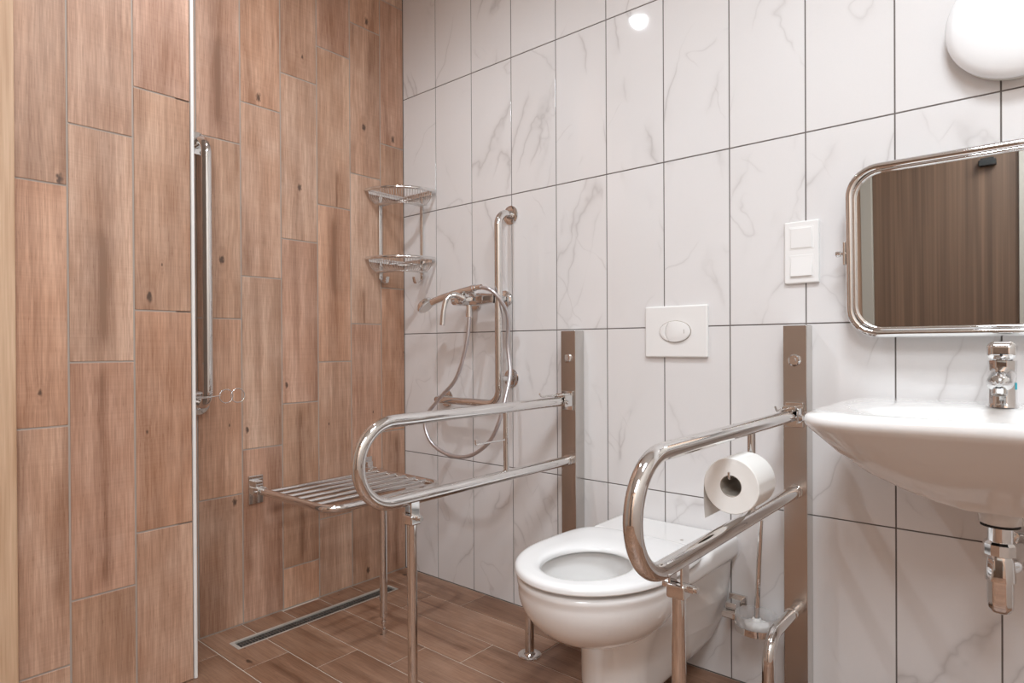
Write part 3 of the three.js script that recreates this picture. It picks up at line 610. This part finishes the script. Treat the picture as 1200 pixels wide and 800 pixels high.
// ------------------------------------------------------------------ shower mixer, handset, hose
{
  const t = thing('shower_mixer', 'chrome wall-mounted shower mixer with curved lever', 'faucet', [0, 0, 0]);
  const y = 1.118;
  for (const x of [0.425, 0.575]) {
    part('rosette', lathe([[0, 0.0005], [0.033, 0.0005], [0.032, 0.006], [0.022, 0.014], [0.014, 0.016], [0, 0.016]], 'z', [x, y, 0]), M.chromeBright, t);
    part('union', [bar([x, y, 0.012], [x, y, 0.05], 0.0165, 6), bar([x, y, 0.045], [x, y, 0.07], 0.013, 16)], M.chromeBright, t);
  }
  part('body', [lathe([[0, -0.115], [0.016, -0.115], [0.019, -0.108], [0.021, -0.06], [0.0245, -0.03], [0.0245, 0.03], [0.021, 0.06], [0.018, 0.09], [0, 0.092]], 'x', [0.497, y, 0.078], 28)], M.chromeBright, t);
  part('cartridge', lathe([[0, 0], [0.023, 0], [0.024, 0.02], [0.0235, 0.046], [0.016, 0.056], [0, 0.058]], 'z', [0.465, y, 0.085], 28), M.chromeBright, t);
  part('lever', tube(smooth([[0.484, y + 0.002, 0.128], [0.466, y + 0.013, 0.155], [0.45, y + 0.002, 0.176], [0.443, y - 0.04, 0.188], [0.44, y - 0.096, 0.193]], 36), (q) => lerp(0.0125, 0.0092, ss(0, 0.5, q)), 14, (q) => lerp(0.0125, 0.0105, q)), M.chromeBright, t);
  part('outlet', [bar([0.47, y - 0.055, 0.085], [0.47, y - 0.01, 0.085], 0.011, 16), bar([0.47, y - 0.064, 0.085], [0.47, y - 0.04, 0.085], 0.0125, 6)], M.chromeBright, t);
  part('handset_cradle', [bar([0.515, y, 0.085], [0.51, y + 0.026, 0.118], 0.009, 12), bar([0.495, y + 0.029, 0.12], [0.53, y + 0.036, 0.12], 0.0145, 16)], M.chromeBright, t);
  const h = thing('hand_shower', 'chrome hand shower with looping grey hose resting on the wall mixer', 'shower head', [0, 0, 0]);
  part('handle', tube(smooth([[0.54, y + 0.038, 0.121], [0.47, y + 0.028, 0.122], [0.38, y + 0.012, 0.124], [0.315, y - 0.004, 0.126]], 24), (q) => lerp(0.0115, 0.0145, q), 18), M.chromeBright, h);
  const hd = part('head', lathe([[0, 0.024], [0.014, 0.024], [0.03, 0.018], [0.037, 0.008], [0.037, 0], [0.033, -0.003], [0, -0.003]], 'y', [0, 0, 0], 36), M.chromeBright, h);
  hd.position.set(0.285, y - 0.018, 0.128); hd.rotation.set(0.25, 0, 0.75);
  const fc = part('spray_face', lathe([[0, -0.0045], [0.03, -0.0045], [0.031, -0.003], [0, -0.003]], 'y', [0, 0, 0], 28), M.plastic, hd);
  part('hose_nut', [bar([0.537, y + 0.0375, 0.121], [0.565, y + 0.039, 0.12], 0.0095, 10)], M.chromeBright, h);
  part('hose', tube(smooth([[0.47, y - 0.06, 0.085], [0.469, y - 0.1, 0.086], [0.455, 0.93, 0.092], [0.41, 0.82, 0.1], [0.33, 0.742, 0.112], [0.262, 0.66, 0.12], [0.29, 0.585, 0.12], [0.38, 0.542, 0.118], [0.49, 0.545, 0.112], [0.585, 0.605, 0.104], [0.634, 0.69, 0.1], [0.64, 0.77, 0.075], [0.631, 0.85, 0.042], [0.615, 0.95, 0.036], [0.628, 1.05, 0.05], [0.634, 1.1, 0.088], [0.61, 1.142, 0.116], [0.56, 1.1565, 0.12]], 160), 0.0072, 12), M.hose, h, 'grey flexible hose');
}

// ------------------------------------------------------------------ folding shower seat
{
  const t = thing('folding_shower_seat', 'chrome slatted folding shower seat hinged on the wood-look wall', 'shower seat', [0, 0, 0]);
  const y = 0.452, za = 0.672, zb = 0.205;
  for (const z of [za, zb]) {
    const m = part('wall_plate', box(0.0005, 0.008, y - 0.048, y + 0.05, z - 0.026, z + 0.026, 0.002), M.chrome, t);
    part('hinge', [box(0.006, 0.05, y - 0.014, y + 0.012, z - 0.017, z - 0.012, 0.002), box(0.006, 0.05, y - 0.014, y + 0.012, z + 0.012, z + 0.017, 0.002), box(0.006, 0.03, y + 0.008, y + 0.034, z - 0.014, z + 0.014, 0.003), bar([0.04, y, z - 0.024], [0.04, y, z + 0.024], 0.006, 12)], M.chrome, m);
  }
  part('frame', tube(fillet([[0.03, y, za], [0.452, y, za], [0.452, y, zb], [0.03, y, zb]], 0.06), 0.0125, 20), M.chrome, t);
  for (let i = 0; i < 6; i++) { const x = 0.085 + i * 0.056; part('slat', bar([x, y + 0.002, zb + 0.006], [x, y + 0.002, za - 0.006], 0.0085, 14), M.chrome, t); }
  const leg = part('leg', bar([0.43, 0.055, 0.455], [0.43, y - 0.008, 0.455], 0.0125, 20), M.chrome, t);
  part('foot', [bar([0.43, 0.018, 0.455], [0.43, 0.058, 0.455], 0.005, 12), bar([0.43, 0.034, 0.455], [0.43, 0.042, 0.455], 0.0085, 6), lathe([[0, 0], [0.009, 0], [0.009, 0.008], [0.006, 0.02], [0, 0.02]], 'y', [0.43, 0, 0.455], 16)], M.chrome, leg);
}

// ------------------------------------------------------------------ linear floor drain
{
  const t = thing('linear_floor_drain', 'narrow stainless linear drain in the floor along the wood-look wall', 'drain', [0, 0, 0]);
  part('channel', [box(D.x0 + 0.001, D.x1 - 0.001, -0.0135, -0.0125, D.z0 + 0.001, D.z1 - 0.001)], M.drainDark, t);
  part('edge_frame', [box(D.x0 - 0.002, D.x0 + 0.009, -0.012, 0.0012, D.z0, D.z1), box(D.x1 - 0.006, D.x1 + 0.001, -0.012, 0.0006, D.z0, D.z1), box(D.x0, D.x1, -0.012, 0.001, D.z0 - 0.002, D.z0 + 0.007), box(D.x0, D.x1, -0.012, 0.001, D.z1 - 0.01, D.z1 + 0.002)], M.drainEdge, t);
  const g = [box(D.x0 + 0.013, D.x0 + 0.017, -0.008, -0.0015, D.z0 + 0.01, D.z1 - 0.013), box(D.x1 - 0.013, D.x1 - 0.009, -0.008, -0.0015, D.z0 + 0.01, D.z1 - 0.013), box(0.136, 0.14, -0.008, -0.0015, D.z0 + 0.01, D.z1 - 0.013)];
  for (let z = D.z0 + 0.012; z < D.z1 - 0.016; z += 0.0105) g.push(box(D.x0 + 0.013, D.x1 - 0.009, -0.006, -0.0022, z, z + 0.0042));
  part('grate', g, M.drainDark, t);
}

renderer.render(scene, camera);
